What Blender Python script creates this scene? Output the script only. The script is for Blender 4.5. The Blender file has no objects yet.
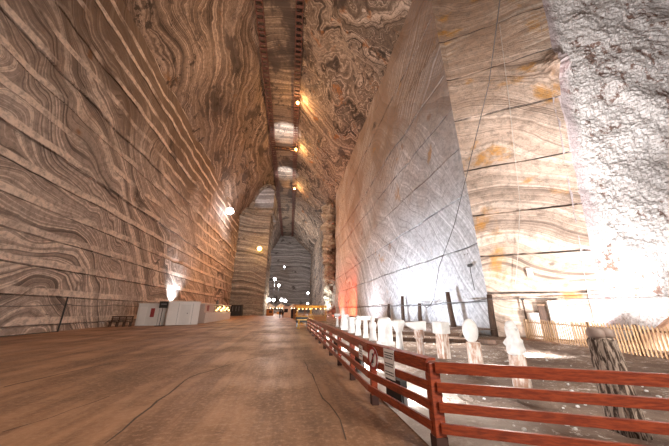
import bpy, math, random
from mathutils import Vector, noise
random.seed(7)
D = bpy.data; SC = bpy.context.scene; COL = SC.collection
R = math.radians
# ------------------------------------------------------------------ camera
F = 260.0; TH = math.atan(87/F); PS = math.atan(44.5*math.cos(TH)/F); H = 1.75
cam = D.cameras.new('camera'); co = D.objects.new('camera', cam); COL.objects.link(co)
co.location = (0, 0, H); co.rotation_euler = (math.pi/2+TH, 0, -PS)
cam.sensor_width = 36; cam.lens = 36*F/669; cam.clip_end = 500; cam.clip_start = .05
SC.camera = co
SC.view_settings.view_transform = 'Standard'; SC.view_settings.look = 'None'
SC.view_settings.gamma = 1; SC.view_settings.use_curve_mapping = False
SC.view_settings.exposure = 0.0
w = D.worlds.new('world'); SC.world = w; w.use_nodes = True
w.node_tree.nodes['Background'].inputs[0].default_value = (.02, .018, .016, 1)
w.node_tree.nodes['Background'].inputs[1].default_value = .3

# ------------------------------------------------------------------ material helpers
class NT:
    def __init__(s, name):
        s.m = D.materials.new(name); s.m.use_nodes = True; s.t = s.m.node_tree; s.n = s.t.nodes
        s.b = s.n['Principled BSDF']
    def new(s, typ, **kw):
        n = s.n.new(typ)
        for k, v in kw.items(): setattr(n, k, v)
        return n
    def put(s, sock, v):
        if isinstance(v, bpy.types.NodeSocket): s.t.links.new(v, sock)
        elif isinstance(v, (tuple, list)) and len(v) == 3 and sock.type == 'RGBA': sock.default_value = (*v, 1)
        else: sock.default_value = v
    def math(s, op, a, b=0.0, c=None, clamp=False):
        n = s.new('ShaderNodeMath', operation=op); n.use_clamp = clamp
        s.put(n.inputs[0], a); s.put(n.inputs[1], b)
        if c is not None: s.put(n.inputs[2], c)
        return n.outputs[0]
    def vmath(s, op, a, b=(0, 0, 0)):
        n = s.new('ShaderNodeVectorMath', operation=op)
        s.put(n.inputs[0], a)
        if op == 'SCALE': s.put(n.inputs[3], b)
        else: s.put(n.inputs[1], b)
        return n.outputs['Value'] if op == 'DOT_PRODUCT' else n.outputs[0]
    def noise(s, vec, scale, detail=2, rough=.5, dim='3D', col=False, dist=0):
        n = s.new('ShaderNodeTexNoise', noise_dimensions=dim)
        if dim == '1D': s.put(n.inputs['W'], vec)
        else: s.put(n.inputs['Vector'], vec)
        n.inputs['Scale'].default_value = scale; n.inputs['Detail'].default_value = detail
        n.inputs['Roughness'].default_value = rough; n.inputs['Distortion'].default_value = dist
        return n.outputs[1] if col else n.outputs[0]
    def ramp(s, f, lo, hi, a=0.0, b=1.0, smooth=True):
        n = s.new('ShaderNodeMapRange', interpolation_type='SMOOTHSTEP' if smooth else 'LINEAR')
        s.put(n.inputs[0], f)
        for i, v in enumerate((lo, hi, a, b)): n.inputs[i+1].default_value = v
        return n.outputs[0]
    def mix(s, f, a, b, typ='MIX'):
        n = s.new('ShaderNodeMix', data_type='RGBA', blend_type=typ)
        s.put(n.inputs[0], f); s.put(n.inputs[6], a); s.put(n.inputs[7], b)
        return n.outputs[2]
    def cramp(s, f, stops):
        n = s.new('ShaderNodeValToRGB'); r = n.color_ramp
        while len(r.elements) < len(stops): r.elements.new(.5)
        for e, (p, c) in zip(r.elements, stops): e.position = p; e.color = (*c, 1)
        s.put(n.inputs[0], f); return n.outputs[0]
    def bump(s, h, strength=.5, dist=.1):
        n = s.new('ShaderNodeBump'); n.inputs['Strength'].default_value = strength
        n.inputs['Distance'].default_value = dist; s.put(n.inputs['Height'], h)
        s.t.links.new(n.outputs[0], s.b.inputs['Normal'])
    def pos(s):
        return s.new('ShaderNodeTexCoord').outputs['Object']
    def sep(s, v):
        n = s.new('ShaderNodeSeparateXYZ'); s.put(n.inputs[0], v); return n.outputs
    def col(s, c, rough=.8, metal=0.0):
        s.put(s.b.inputs['Base Color'], c); s.put(s.b.inputs['Roughness'], rough); s.put(s.b.inputs['Metallic'], metal)

def rock(name, light, mid, dark, d=(0.1, .35, 1), freq=1.0, warp=10, warp2=1.6, stain=.0, stain_col=(.55, .24, .05),
         per=2.25, off=.55, band=0.0, blotch=.3, blotch_col=(.05, .035, .03), rough=.75, spec=.3, streak=0.0, seam=.75,
         high=None, seamlist=None, bumpk=.8, wob=.6, con=1.0, rust=0.0, wsc=.13, wdet=1.6, gouge=0.0):
    t = NT(name); P = t.pos(); x, y, z = t.sep(P)
    n1 = t.vmath('SUBTRACT', t.noise(P, .055, 1, .5, col=True), (.5, .5, .5))
    P1 = t.vmath('ADD', P, t.vmath('SCALE', n1, float(warp)))
    n2 = t.vmath('SUBTRACT', t.noise(P1, wsc, wdet, .45, col=True), (.5, .5, .5))
    P2 = t.vmath('ADD', P1, t.vmath('SCALE', n2, float(warp2)))
    s = t.vmath('DOT_PRODUCT', P2, d)
    b1 = t.noise(s, freq*.45, 3, .55, '1D')
    b2 = t.noise(s, freq*2.6, 5, .75, '1D')
    bb = t.math('MULTIPLY_ADD', t.math('SUBTRACT', b2, .5), 1.5*con, t.math('MULTIPLY_ADD', t.math('SUBTRACT', b1, .5), 1.1, .5), clamp=True)
    c = t.cramp(bb, [(.22, dark), (.40, mid), (.56, mid), (.64, light), (.80, tuple(min(1, v*1.15) for v in light))])
    grit = t.noise(P, 2.2, 7, .75)
    big = t.noise(P, .13, 4, .6)
    c = t.mix(t.ramp(big, .42, .66, 0, .4), c, t.mix(.6, mid, light))
    if rust > 0:
        vn = t.new('ShaderNodeTexVoronoi'); t.put(vn.inputs['Vector'], t.vmath('ADD', P, t.vmath('SCALE', t.noise(P, 1.5, 3, col=True), .6))); vn.inputs['Scale'].default_value = .2
        cs = t.sep(vn.outputs['Color'])[0]
        c = t.mix(t.math('MULTIPLY', t.ramp(vn.outputs['Distance'], .06, .13, rust, 0), t.ramp(cs, .42, .5)), c, (.27, .11, .025))
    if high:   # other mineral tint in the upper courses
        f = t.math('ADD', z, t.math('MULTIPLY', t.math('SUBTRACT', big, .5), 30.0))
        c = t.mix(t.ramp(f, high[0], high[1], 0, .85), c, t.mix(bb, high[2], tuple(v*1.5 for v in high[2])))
    if stain > 0:
        sn = t.noise(P1, .3, 5, .6)
        c = t.mix(t.ramp(sn, .68-stain*.2, .78-stain*.2, 0, .8), c, stain_col)
    if blotch > 0:
        Pb = t.vmath('MULTIPLY', P2, (1, .5, 1.2))
        bn = t.noise(Pb, .17, 6, .62)
        c = t.mix(t.ramp(bn, .66-blotch*.25, .74-blotch*.25, 0, .85), c, blotch_col)
        mk = t.noise(t.vmath('MULTIPLY', P, (1.3, 1.0, 2.2)), .55, 3, .6)   # small pick marks
        c = t.mix(t.ramp(mk, .70, .74, 0, .7), c, tuple(v*1.6 for v in blotch_col))
    if gouge > 0:
        gp = t.vmath('MULTIPLY', P, (.55, .35, .16)); gp = t.vmath('ADD', gp, t.vmath('SCALE', t.noise(P, .15, 3, col=True), .9))
        gn = t.noise(gp, 1.6, 5, .7); gm = t.ramp(t.noise(P, .07, 2), .42, .56)
        c = t.mix(t.math('MULTIPLY', t.ramp(gn, .56, .61, 0, gouge), gm), c, (.018, .012, .01))
    if streak > 0:   # straight diagonal saw strokes
        sv = t.vmath('DOT_PRODUCT', P, (.4, .9, 1.1))
        sn2 = t.noise(sv, 2.2, 3, .7, '1D'); msk = t.ramp(t.noise(P, .1, 2), .45, .6)
        c = t.mix(t.math('MULTIPLY', t.ramp(sn2, .45, .62, 0, streak), msk), c, tuple(min(1, v*1.25) for v in light))
    zz = t.math('ADD', z, t.math('MULTIPLY', t.math('SUBTRACT', t.noise(P, .12, 2), .5), wob))
    fr = t.math('FRACT', t.math('DIVIDE', t.math('SUBTRACT', zz, off-10*per), per))
    if band > 0:
        bm = t.math('MULTIPLY', t.ramp(fr, .02, .05), t.ramp(fr, .26, .30, 1, 0))
        bm = t.math('MULTIPLY', bm, t.ramp(t.noise(P, .18, 4, .6), .38, .55, 0, band))
        c = t.mix(bm, c, tuple(min(1, v*1.08) for v in light))
    sm = None
    if seamlist:
        for g in seamlist:
            q = t.ramp(t.math('ABSOLUTE', t.math('SUBTRACT', zz, g)), .03, .09, 1, 0)
            sm = q if sm is None else t.math('MAXIMUM', sm, q)
    elif seam > 0:
        sm = t.math('ADD', t.ramp(fr, .0, .022, 1, 0), t.ramp(fr, .99, 1.0), clamp=True)
    if sm is not None:
        sm = t.math('MULTIPLY', sm, t.ramp(t.noise(P, .5, 3), .36, .55, .1, seam))
        c = t.mix(sm, c, (.035, .025, .02))
    c = t.mix(t.ramp(grit, .42, .66, .0, .6), c, tuple(v*.4 for v in mid))
    t.col(c, rough); t.b.inputs['Specular IOR Level'].default_value = spec
    h = t.math('ADD', t.math('MULTIPLY', bb, .5), t.math('MULTIPLY', grit, .8))
    if sm is not None: h = t.math('SUBTRACT', h, t.math('MULTIPLY', sm, 1.5))
    t.bump(h, bumpk, .12)
    return t.m

def plain(name, c, rough=.6, metal=0.0, var=.25, scale=8, bump=.15, emis=None, es=0):
    t = NT(name); P = t.pos(); n = t.noise(P, scale, 4, .6)
    t.col(t.mix(t.ramp(n, .3, .7, 0, var), c, tuple(v*.5 for v in c)), rough, metal)
    if bump: t.bump(n, bump, .01)
    if emis: t.put(t.b.inputs['Emission Color'], emis); t.b.inputs['Emission Strength'].default_value = es
    return t.m

def wood(name, c, c2, rough=.5, axis=(1, 1, 14)):
    t = NT(name); P = t.pos()
    n = t.noise(t.vmath('MULTIPLY', P, axis), 3, 6, .65); k = t.noise(P, 2.3, 3)
    cc = t.mix(t.ramp(n, .35, .65), c, c2); cc = t.mix(t.ramp(k, .6, .75, 0, .6), cc, tuple(v*.35 for v in c2))
    t.col(cc, rough); t.bump(n, .4, .01); return t.m

M = {}
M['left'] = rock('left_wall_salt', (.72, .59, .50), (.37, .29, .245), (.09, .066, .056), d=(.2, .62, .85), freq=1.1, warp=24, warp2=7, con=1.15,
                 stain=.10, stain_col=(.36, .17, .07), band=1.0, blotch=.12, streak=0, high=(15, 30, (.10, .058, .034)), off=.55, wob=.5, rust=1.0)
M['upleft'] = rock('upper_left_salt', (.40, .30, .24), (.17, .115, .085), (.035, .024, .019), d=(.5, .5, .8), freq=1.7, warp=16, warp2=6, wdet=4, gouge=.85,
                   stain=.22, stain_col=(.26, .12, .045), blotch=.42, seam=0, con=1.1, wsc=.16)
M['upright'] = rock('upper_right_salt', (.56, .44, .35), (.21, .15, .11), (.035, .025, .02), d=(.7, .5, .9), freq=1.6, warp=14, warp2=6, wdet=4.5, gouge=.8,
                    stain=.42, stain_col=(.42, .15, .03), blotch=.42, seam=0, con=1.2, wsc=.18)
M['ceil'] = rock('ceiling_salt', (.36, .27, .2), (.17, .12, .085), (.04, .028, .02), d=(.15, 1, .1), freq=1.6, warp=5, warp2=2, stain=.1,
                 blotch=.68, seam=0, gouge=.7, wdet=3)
M['right'] = rock('right_wall_salt', (.80, .79, .80), (.60, .59, .60), (.27, .25, .25), d=(.2, -.75, .65), freq=1.6, warp=14, warp2=4, con=.8,
                  stain=.26, stain_col=(.50, .26, .08), blotch=.08, streak=.5, high=(12, 28, (.24, .15, .10)), per=4.3, off=2.3, band=0, seam=.8, rust=.7)
M['tan'] = rock('tan_gallery_salt', (.86, .71, .60), (.66, .50, .40), (.25, .18, .14), d=(.55, .15, 1.1), freq=1.7, warp=11, warp2=4, con=.9, streak=.55,
                stain=.50, stain_col=(.60, .27, .03), blotch=.06, seamlist=[2.9, 5.6, 8.9, 13.0, 18.1, 23, 28], seam=.95, wob=.25,
                high=(11, 30, (.36, .22, .14)))
M['far'] = rock('far_wall_salt', (.50, .46, .44), (.26, .235, .22), (.08, .065, .06), d=(.05, .1, 1), freq=1.5, warp=6, warp2=2, stain=.0,
                blotch=.3, per=3, off=.4, seam=.9)
M['pillar'] = rock('pillar_salt', (.46, .42, .36), (.24, .21, .18), (.07, .058, .048), d=(.1, .1, 1.), freq=2.0, warp=9, warp2=3, stain=.1,
                   blotch=.2, per=3.4, off=.4, seam=1.0)
M['crustcol'] = rock('rough_column_salt', (.72, .70, .64), (.45, .42, .37), (.12, .10, .08), d=(.3, .3, 1), freq=1.5, warp=6, warp2=3, blotch=.35, seam=0)
M['back'] = rock('rear_salt', (.5, .4, .32), (.3, .24, .2), (.12, .09, .08))
# white crusted salt
t = NT('white_salt_crust'); P = t.pos(); g = t.noise(P, 5.5, 6, .7); pit = t.noise(P, 1.1, 6, .75); big = t.noise(P, .25, 3)
c = t.mix(t.ramp(g, .38, .55), (.50, .45, .43), (.86, .83, .82))
c = t.mix(t.ramp(t.math('ADD', pit, t.math('MULTIPLY', big, .5)), .80, .87, 0, .9), c, (.20, .10, .065))
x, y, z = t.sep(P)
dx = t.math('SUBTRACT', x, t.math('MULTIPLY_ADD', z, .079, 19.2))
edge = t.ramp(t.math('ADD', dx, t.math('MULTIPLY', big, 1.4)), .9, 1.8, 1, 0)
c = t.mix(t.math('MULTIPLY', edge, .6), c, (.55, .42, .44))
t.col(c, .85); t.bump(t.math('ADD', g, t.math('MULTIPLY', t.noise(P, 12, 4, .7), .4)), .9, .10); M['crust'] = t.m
# floor
t = NT('trodden_salt_floor'); P = t.pos(); x, y, z = t.sep(P)
st = t.noise(t.vmath('MULTIPLY', P, (1, .10, 1)), 1.3, 5, .65); bl = t.noise(P, .28, 5, .65); fn = t.noise(P, 11, 5, .7)
cr = t.noise(t.vmath('MULTIPLY', t.vmath('ADD', P, t.vmath('SCALE', t.noise(P, .3, 3, col=True), 3.0)), (.25, 1, 1)), 1.6, 4, .6)
c = t.mix(t.ramp(st, .35, .65), (.19, .095, .052), (.42, .225, .125))
c = t.mix(t.ramp(bl, .4, .68, 0, .75), c, (.12, .07, .045))
c = t.mix(t.ramp(fn, .45, .70, 0, .5), c, (.50, .31, .20))
crk = t.ramp(t.math('ABSOLUTE', t.math('SUBTRACT', cr, .5)), 0, .008, .55, 0)
c = t.mix(t.math('MULTIPLY', crk, t.ramp(bl, .45, .6)), c, (.10, .065, .05))
t.col(c, t.ramp(bl, .3, .7, .45, .7)); t.b.inputs['Specular IOR Level'].default_value = .25
t.bump(t.math('ADD', fn, t.math('MULTIPLY', st, .6)), .35, .03); M['floor'] = t.m
# enclosure ground
t = NT('salty_ground'); P = t.pos(); bl = t.noise(P, .55, 6, .7); fn = t.noise(P, 7, 6, .75)
c = t.mix(t.ramp(bl, .35, .6), (.16, .105, .08), (.29, .215, .17))
c = t.mix(t.ramp(t.math('ADD', fn, t.math('MULTIPLY', bl, .6)), .86, .98), c, (.8, .76, .72))
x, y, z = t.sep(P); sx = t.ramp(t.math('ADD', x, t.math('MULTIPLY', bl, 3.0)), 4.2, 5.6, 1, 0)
c = t.mix(t.math('MULTIPLY', sx, .75), c, (.70, .66, .62))   # pale floodlight glow along the railing, painted into the ground colour
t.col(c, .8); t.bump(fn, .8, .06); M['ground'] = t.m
t = NT('bare_earth'); P = t.pos(); c = t.mix(t.ramp(t.noise(P, 1.2, 6, .7), .35, .65), (.46, .25, .15), (.66, .42, .29))
t.col(c, .9); t.bump(t.noise(P, 6, 5, .7), .7, .06); M['earth'] = t.m
M['red'] = wood('red_stained_wood', (.33, .06, .02), (.17, .025, .01), .38, (2, 2, 14))
M['reddark'] = plain('dark_post_foot', (.05, .018, .012), .8, bump=0)
M['picket'] = wood('pale_raw_wood', (.56, .36, .20), (.38, .22, .11), .6, (12, 12, 1.2))
M['picketdark'] = wood('weathered_rail', (.28, .17, .1), (.16, .09, .05), .7)
M['beam'] = wood('dark_red_brown_timber', (.13, .045, .028), (.07, .025, .018), .7)
M['pole'] = wood('dark_brown_pole', (.11, .06, .04), (.05, .03, .02), .8, (9, 9, 1))
t = NT('furrowed_bark'); P = t.pos(); v = t.noise(t.vmath('MULTIPLY', P, (1, 1, .18)), 26, 4, .6, dist=.6)
c = t.mix(t.ramp(v, .42, .58), (.05, .028, .018), (.42, .33, .27)); t.col(c, .85); t.bump(v, 1, .03); M['bark'] = t.m
t = NT('carved_salt_wood'); P = t.pos(); v = t.noise(t.vmath('MULTIPLY', P, (1, 1, .3)), 9, 5, .7)
c = t.mix(t.ramp(v, .4, .62), (.46, .27, .19), (.82, .76, .72)); t.col(c, .75); t.bump(v, .7, .02); M['carved'] = t.m
M['salt'] = plain('white_salt_block', (.84, .84, .84), .7, var=.35, scale=5, bump=.6)
M['saltdull'] = plain('dull_salt_cap', (.36, .27, .23), .6, var=.6, scale=7, bump=.8)
M['black'] = plain('black_paint', (.02, .02, .02), .5)
M['metal'] = plain('grey_metal', (.25, .25, .26), .4, .8)
M['white'] = plain('white_panel', (.74, .71, .68), .5, var=.15, scale=2)
M['whiteb'] = plain('bright_white_panel', (.82, .78, .75), .5, var=.08, scale=2)
M['pinkish'] = plain('pale_slatted_panel', (.55, .45, .40), .6)
M['redp'] = plain('red_poster', (.30, .03, .03), .5)
M['sign'] = plain('sign_white', (.8, .76, .74), .5, var=.1)
M['signred'] = plain('sign_red', (.35, .03, .03), .5)
M['grey'] = plain('grey_cable', (.1, .09, .085), .6)
M['wire'] = plain('pale_wire', (.7, .66, .6), .6)
M['yellow'] = wood('yellow_wood', (.70, .42, .06), (.50, .24, .03), .5)
M['orange'] = wood('orange_wood', (.50, .22, .06), (.33, .12, .03), .5)
M['canvas'] = plain('pale_canvas', (.6, .45, .34), .8)
M['cloth'] = plain('dark_clothes', (.025, .025, .035), .9)
M['skin'] = plain('skin', (.5, .3, .22), .6)
def glow(name, c, s): return plain(name, c, .4, var=0, bump=0, emis=c, es=s)
M['gw'] = glow('white_lamp', (1, .97, .95), 18); M['go'] = glow('orange_lamp', (1, .55, .15), 12)
M['gww'] = glow('warm_lamp', (1, .78, .5), 10); M['gy'] = glow('yellow_lamp', (1, .6, .2), 7)

# ------------------------------------------------------------------ mesh helpers
class MB:
    def __init__(s): s.v = []; s.f = []
    def add(s, v, f):
        k = len(s.v); s.v += [tuple(p) for p in v]; s.f += [tuple(i+k for i in q) for q in f]; return s
    def box(s, c, d, rz=0, tilt=None):
        ca, sa = math.cos(rz), math.sin(rz); vs = []
        for k in range(8):
            p = Vector(((.5 if k & 1 else -.5)*d[0], (.5 if k & 2 else -.5)*d[1], (.5 if k & 4 else -.5)*d[2]))
            if tilt: p.rotate(tilt)
            vs.append((c[0]+p.x*ca-p.y*sa, c[1]+p.x*sa+p.y*ca, c[2]+p.z))
        return s.add(vs, [(0, 2, 3, 1), (4, 5, 7, 6), (0, 1, 5, 4), (2, 6, 7, 3), (0, 4, 6, 2), (1, 3, 7, 5)])
    def beam(s, a, b, wd, ht, up=(0, 0, 1)):
        a, b = Vector(a), Vector(b); d = (b-a).normalized(); u = Vector(up)
        if abs(d.dot(u)) > .98: u = Vector((0, 1, 0))
        sd = d.cross(u).normalized(); u = sd.cross(d)
        vs = [p+sd*(i*wd/2)+u*(j*ht/2) for p in (a, b) for j in (-1, 1) for i in (-1, 1)]
        return s.add(vs, [(0, 1, 3, 2), (4, 6, 7, 5), (0, 4, 5, 1), (2, 3, 7, 6), (0, 2, 6, 4), (1, 5, 7, 3)])
    def tube(s, pts, r, n=8):
        pts = [Vector(p) for p in pts]; rs = r if isinstance(r, (list, tuple)) else [r]*len(pts); vs = []
        for i, p in enumerate(pts):
            d = (pts[min(i+1, len(pts)-1)]-pts[max(i-1, 0)]).normalized()
            u = Vector((0, 0, 1)) if abs(d.z) < .9 else Vector((1, 0, 0))
            a = d.cross(u).normalized(); b = d.cross(a)
            vs += [p+(a*math.cos(k*math.tau/n)+b*math.sin(k*math.tau/n))*rs[i] for k in range(n)]
        fs = [(i*n+k, i*n+(k+1) % n, (i+1)*n+(k+1) % n, (i+1)*n+k) for i in range(len(pts)-1) for k in range(n)]
        fs += [tuple(range(n-1, -1, -1)), tuple(range((len(pts)-1)*n, len(pts)*n))]
        return s.add(vs, fs)
    def lathe(s, prof, c=(0, 0, 0), n=20, sx=1, sy=1, fn=None):
        vs = []
        for r, z in prof:
            for k in range(n):
                a = k*math.tau/n; rr = r*(fn(a, z) if fn else 1)
                vs.append((c[0]+rr*math.cos(a)*sx, c[1]+rr*math.sin(a)*sy, c[2]+z))
        fs = [(i*n+k, i*n+(k+1) % n, (i+1)*n+(k+1) % n, (i+1)*n+k) for i in range(len(prof)-1) for k in range(n)]
        fs += [tuple(range(n-1, -1, -1)), tuple(range((len(prof)-1)*n, len(prof)*n))]
        return s.add(vs, fs)
    def ball(s, c, r, n=14, m=9, sc=(1, 1, 1)):
        prof = [(max(.001, r*math.sin(math.pi*i/m)), -r*math.cos(math.pi*i/m)*sc[2]) for i in range(m+1)]
        return s.lathe(prof, c, n, sc[0], sc[1])
    def build(s, name, mat, parent=None, smooth=False, bevel=0, loc=(0, 0, 0), label=None):
        me = D.meshes.new(name); me.from_pydata(s.v, [], s.f); me.update()
        import bmesh
        bm = bmesh.new(); bm.from_mesh(me); bmesh.ops.recalc_face_normals(bm, faces=bm.faces)
        if bevel:
            bmesh.ops.bevel(bm, geom=[e for e in bm.edges], offset=bevel, segments=2, affect='EDGES', profile=.6)
        bm.to_mesh(me); bm.free()
        me.materials.append(mat)
        if smooth: me.polygons.foreach_set('use_smooth', [True]*len(me.polygons))
        o = D.objects.new(name, me); COL.objects.link(o); o.location = loc
        if parent: o.parent = parent
        if label: o['label'] = label
        return o

def thing(name, label, cat, loc=(0, 0, 0), rz=0, group=None):
    o = D.objects.new(name, None); COL.objects.link(o); o.location = loc; o.rotation_euler = (0, 0, rz)
    o.empty_display_size = .2
    return tag(o, label, cat, group)
def tag(o, label, cat, group=None, kind=None):
    o['label'] = label; o['category'] = cat
    if group: o['group'] = group
    if kind: o['kind'] = kind
    return o
def struct(o): o['kind'] = 'structure'; return o
def dup(root, loc, rz, label, group=None):
    r = root.copy(); COL.objects.link(r); r.location = loc; r.rotation_euler = (0, 0, rz); r['label'] = label
    if group: r['group'] = group
    for ch in list(root.children):
        c = ch.copy(); COL.objects.link(c); c.parent = r
        for g in list(ch.children):
            d = g.copy(); COL.objects.link(d); d.parent = c
    return r
def fnz(p, s, H_=1.0, o=4):
    return noise.fractal(Vector(p)*s, H_, 2.0, o)
def grid(name, us, vs, fn, mat, thick=None, smooth=False):
    pts = [fn(u, v) for v in vs for u in us]; n = len(us)
    fs = [(j*n+i, j*n+i+1, (j+1)*n+i+1, (j+1)*n+i) for j in range(len(vs)-1) for i in range(n-1)]
    me = D.meshes.new(name); me.from_pydata([tuple(p) for p in pts], [], fs); me.update(); me.materials.append(mat)
    if smooth: me.polygons.foreach_set('use_smooth', [True]*len(fs))
    o = D.objects.new(name, me); COL.objects.link(o); return struct(o)
def rng(a, b, st):
    n = max(1, int(round((b-a)/st))); return [a+(b-a)*i/n for i in range(n+1)]

# ------------------------------------------------------------------ cavern shell
def rows(top, per, off, st=.5):
    zs = [-.3]; g = off
    while g < -.2: g += per
    gs = []
    while g < top-.5: gs.append(g); g += per
    z = -.3
    for g in gs:
        zs += rng(z, g-.06, st)[1:]; zs += [g-.03, g+.03, g+.06]; z = g+.06
    zs += rng(z, top, st)[1:]
    return zs, gs
def coursed(gs, seed, amp=.12):
    rnd = random.Random(seed); offs = [rnd.uniform(-amp, amp) for _ in range(len(gs)+1)]
    def f(z):
        k = sum(1 for g in gs if z > g)
        d = offs[k]
        if any(abs(z-g) < .04 for g in gs): d -= .12
        return d
    return f
LX, RX, KL, KR, CZ, CL, CR = -20.0, 13.7, 34.5, 40.0, 54.0, -8.9, -.3
zs, gs = rows(KL, 2.25, .55); cf = coursed(gs, 3)
ysL = rng(-30, 10, 1.2)+rng(10, 60, .45)[1:]+rng(60, 190, 1.2)[1:]
grid('wall_left', ysL, zs, lambda y, z: (LX+cf(z)+(.12+.2*min(1, z/20))*fnz((0, y, z), .22)+.04*z*0, y, z), M['left'])
def slope(a, b, n=26):
    def f(y, s):
        px, pz = a[0]+(b[0]-a[0])*s, a[1]+(b[1]-a[1])*s
        d = .55*fnz((px, y, pz), .16, .9, 5)
        nx, nz = (b[1]-a[1]), -(b[0]-a[0]); L = math.hypot(nx, nz)
        return (px+d*nx/L, y, pz+d*nz/L)
    return f
ysC = rng(-30, 60, .7)+rng(60, 190, 1.4)[1:]
S = [-.06+1.08*i/32 for i in range(33)]
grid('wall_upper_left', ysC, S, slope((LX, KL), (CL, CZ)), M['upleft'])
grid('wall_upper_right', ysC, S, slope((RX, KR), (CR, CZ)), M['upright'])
grid('ceiling', ysC, [i/10 for i in range(11)], lambda y, s: (CL+(CR-CL)*s, y, CZ+.3*fnz((s*8, y, 0), .2)), M['ceil'])
zs, gs = rows(KR, 4.3, 2.3, .6); cf2 = coursed(gs, 8, .06)
C1 = (14.2, 17.6)
def rwall(y, z): # near end lies a little farther right
    e = min(1, max(0, (30-y)/12.4)); tp = min(1, z/KR)
    k = min(1, (y-17.6)/1.2)
    return (RX+.5*e*(1-tp)-k*(cf2(z)-.22*fnz((9, y, z), .2)), y, z)
grid('wall_right', rng(17.6, 45, .4)+rng(45, 82, .8)[1:], zs, rwall, M['right'])
grid('wall_right_far', rng(93, 190, 1.5), rng(-.3, KR, .9), lambda y, z: (RX-.4+.4*fnz((5, y, z), .15), y, z), M['upright'])
# transverse gallery on the right between 82 and 93
grid('wall_gallery_far', rng(13.2, 40, .8), rng(-.3, 41, .8), lambda x, z: (x, 93+.3*fnz((x, 3, z), .2), z), M['far'])
grid('wall_gallery_near', rng(13.9, 40, 2), rng(-.3, 41, 2), lambda x, z: (x, 82, z), M['far'])
grid('wall_gallery_end', rng(82, 93, 2), rng(-.3, 41, 2), lambda y, z: (40, y, z), M['far'])
grid('ceiling_gallery', rng(13.4, 40, 3), rng(82, 93, 2), lambda x, y: (x, y, KR), M['far'])
# near gallery: tan wall and crusted wall
gl = [2.9, 5.6, 8.9, 13.0, 18.1, 23, 28]
def tc2(z): return 5.95+max(0, z)*.0944
zs = [-.3]
for g in gl: zs += rng(zs[-1], g-.05, .3)[1:]+[g-.02, g+.02, g+.05]
zs += rng(zs[-1], 40, .4)[1:]
cft = coursed(gl, 21, .12)
def bulge(t, z):
    a = ((t-8.6)/1.6)**2+((z-21)/1.3)**2
    return 1.1*math.exp(-a)*(1+.6*fnz((t, 0, z), 1.5))
def tanw(u, z):
    t = u*tc2(z); d = (0 if u == 0 else cft(z)*.5)+.14*fnz((t, 7, z), .35)+bulge(t, z)
    if u == 0: return (RX+.5*(1-min(1, z/KR)), 17.6, z)
    return (C1[0]+.8412*t-.5407*d, C1[1]-.5407*t-.8412*d, z)
grid('wall_tan_gallery', [i/44 for i in range(45)], zs, tanw, M['tan'])
def crust(s, z):
    t = tc2(z); x0, y0 = C1[0]+.8412*t, C1[1]-.5407*t; k = min(1, s/1.6)
    d = -.2*(s < 0)+max(0, k)*(.35*fnz((s, 2, z), .35, .8, 5)+.11*abs(fnz((s, 9, z), 2.0, .8, 4))+.05*fnz((s, 4, z), 5, .8, 3))+(1-max(0, k))*(bulge(t+s, z)+.14*fnz((t, 7, z), .35))
    return (x0+.987*s-.16*d, y0-.16*s-.987*d, z)
grid('wall_white_gallery', [-.5, -.25]+rng(0, 9, .11)+rng(9, 26, .5)[1:], rng(-.3, 34, .11)+rng(34, 40, .5)[1:], crust, M['crust'])
grid('ceiling_side_gallery', rng(13.7, 48, 2), rng(-12, 19, 2), lambda x, y: (x, y, KR+.3), M['far'])
grid('wall_side_gallery_end', rng(-12, 12, 2), rng(-.3, 41, 2), lambda y, z: (47, y, z), M['back'])
grid('wall_side_gallery_near', rng(13.7, 48, 2), rng(-.3, 41, 2), lambda x, z: (x, -12, z), M['back'])
grid('wall_right_near', rng(-30, -12, 2), rng(-.3, 41, 2), lambda y, z: (13.7, y, z), M['back'])
grid('wall_back', rng(-20.5, 14, 1.5), rng(-.3, 55, 1.5), lambda x, z: (x, -30, z), M['back'])
grid('wall_far', rng(-21, 15, .9), rng(-.3, 55, .9), lambda x, z: (x, 190+.5*fnz((x, 1, z*2), .2), z), M['far'])
grid('floor', rng(-21, 48, 3), rng(-31, 191, 6), lambda x, y: (x, y, 0), M['floor'])
# left pillar with its arched upper block
b = MB()
NX, NZ = 16, 46
def prow(z): return .35*fnz((2, 2, z), .5)
def pillarmesh():
    m = MB(); vs = []; per = []
    for i in range(17): per.append((-20.6+11.6*i/16, 95.0))
    for i in range(1, 13): per.append((-9.0, 95+17*i/12))
    zz = rng(-.3, 37.5, .6); n = len(per)
    for z in zz:
        for (x, y) in per:
            d = .35*fnz((x*1.0, y, z), .3, .8, 5); inset = -.1 if int(z/3.4) % 2 else .1
            if y == 95: vs.append((x, y-d-inset, z))
            else: vs.append((x+d+inset, y, z))
    fs = [(j*n+i, j*n+i+1, (j+1)*n+i+1, (j+1)*n+i) for j in range(len(zz)-1) for i in range(n-1)]
    k = len(vs); top = (len(zz)-1)*n
    vs.append((-20.6, 112, 37.5)); fs.append(tuple(range(top, top+n))+(k,))
    return m.add(vs, fs)
o = pillarmesh().build('wall_pillar', M['pillar']); struct(o)
m = MB(); prof = [(-16.2, 37.2), (-15.6, 41), (-14.2, 44.5), (-12.4, 46.8), (-10.6, 47.6), (-9, 47.0), (-8.3, 45.5), (-8.3, 37.2)]
n = len(prof); vs = [(x, 95.8, z) for x, z in prof]+[(x+.2, 112, z+1.5) for x, z in prof]
m.add(vs, [tuple(range(n)), tuple(range(2*n-1, n-1, -1))]+[(i, (i+1) % n, n+(i+1) % n, n+i) for i in range(n)])
o = m.build('wall_pillar_crown', M['far']); struct(o)
m = MB()
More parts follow.
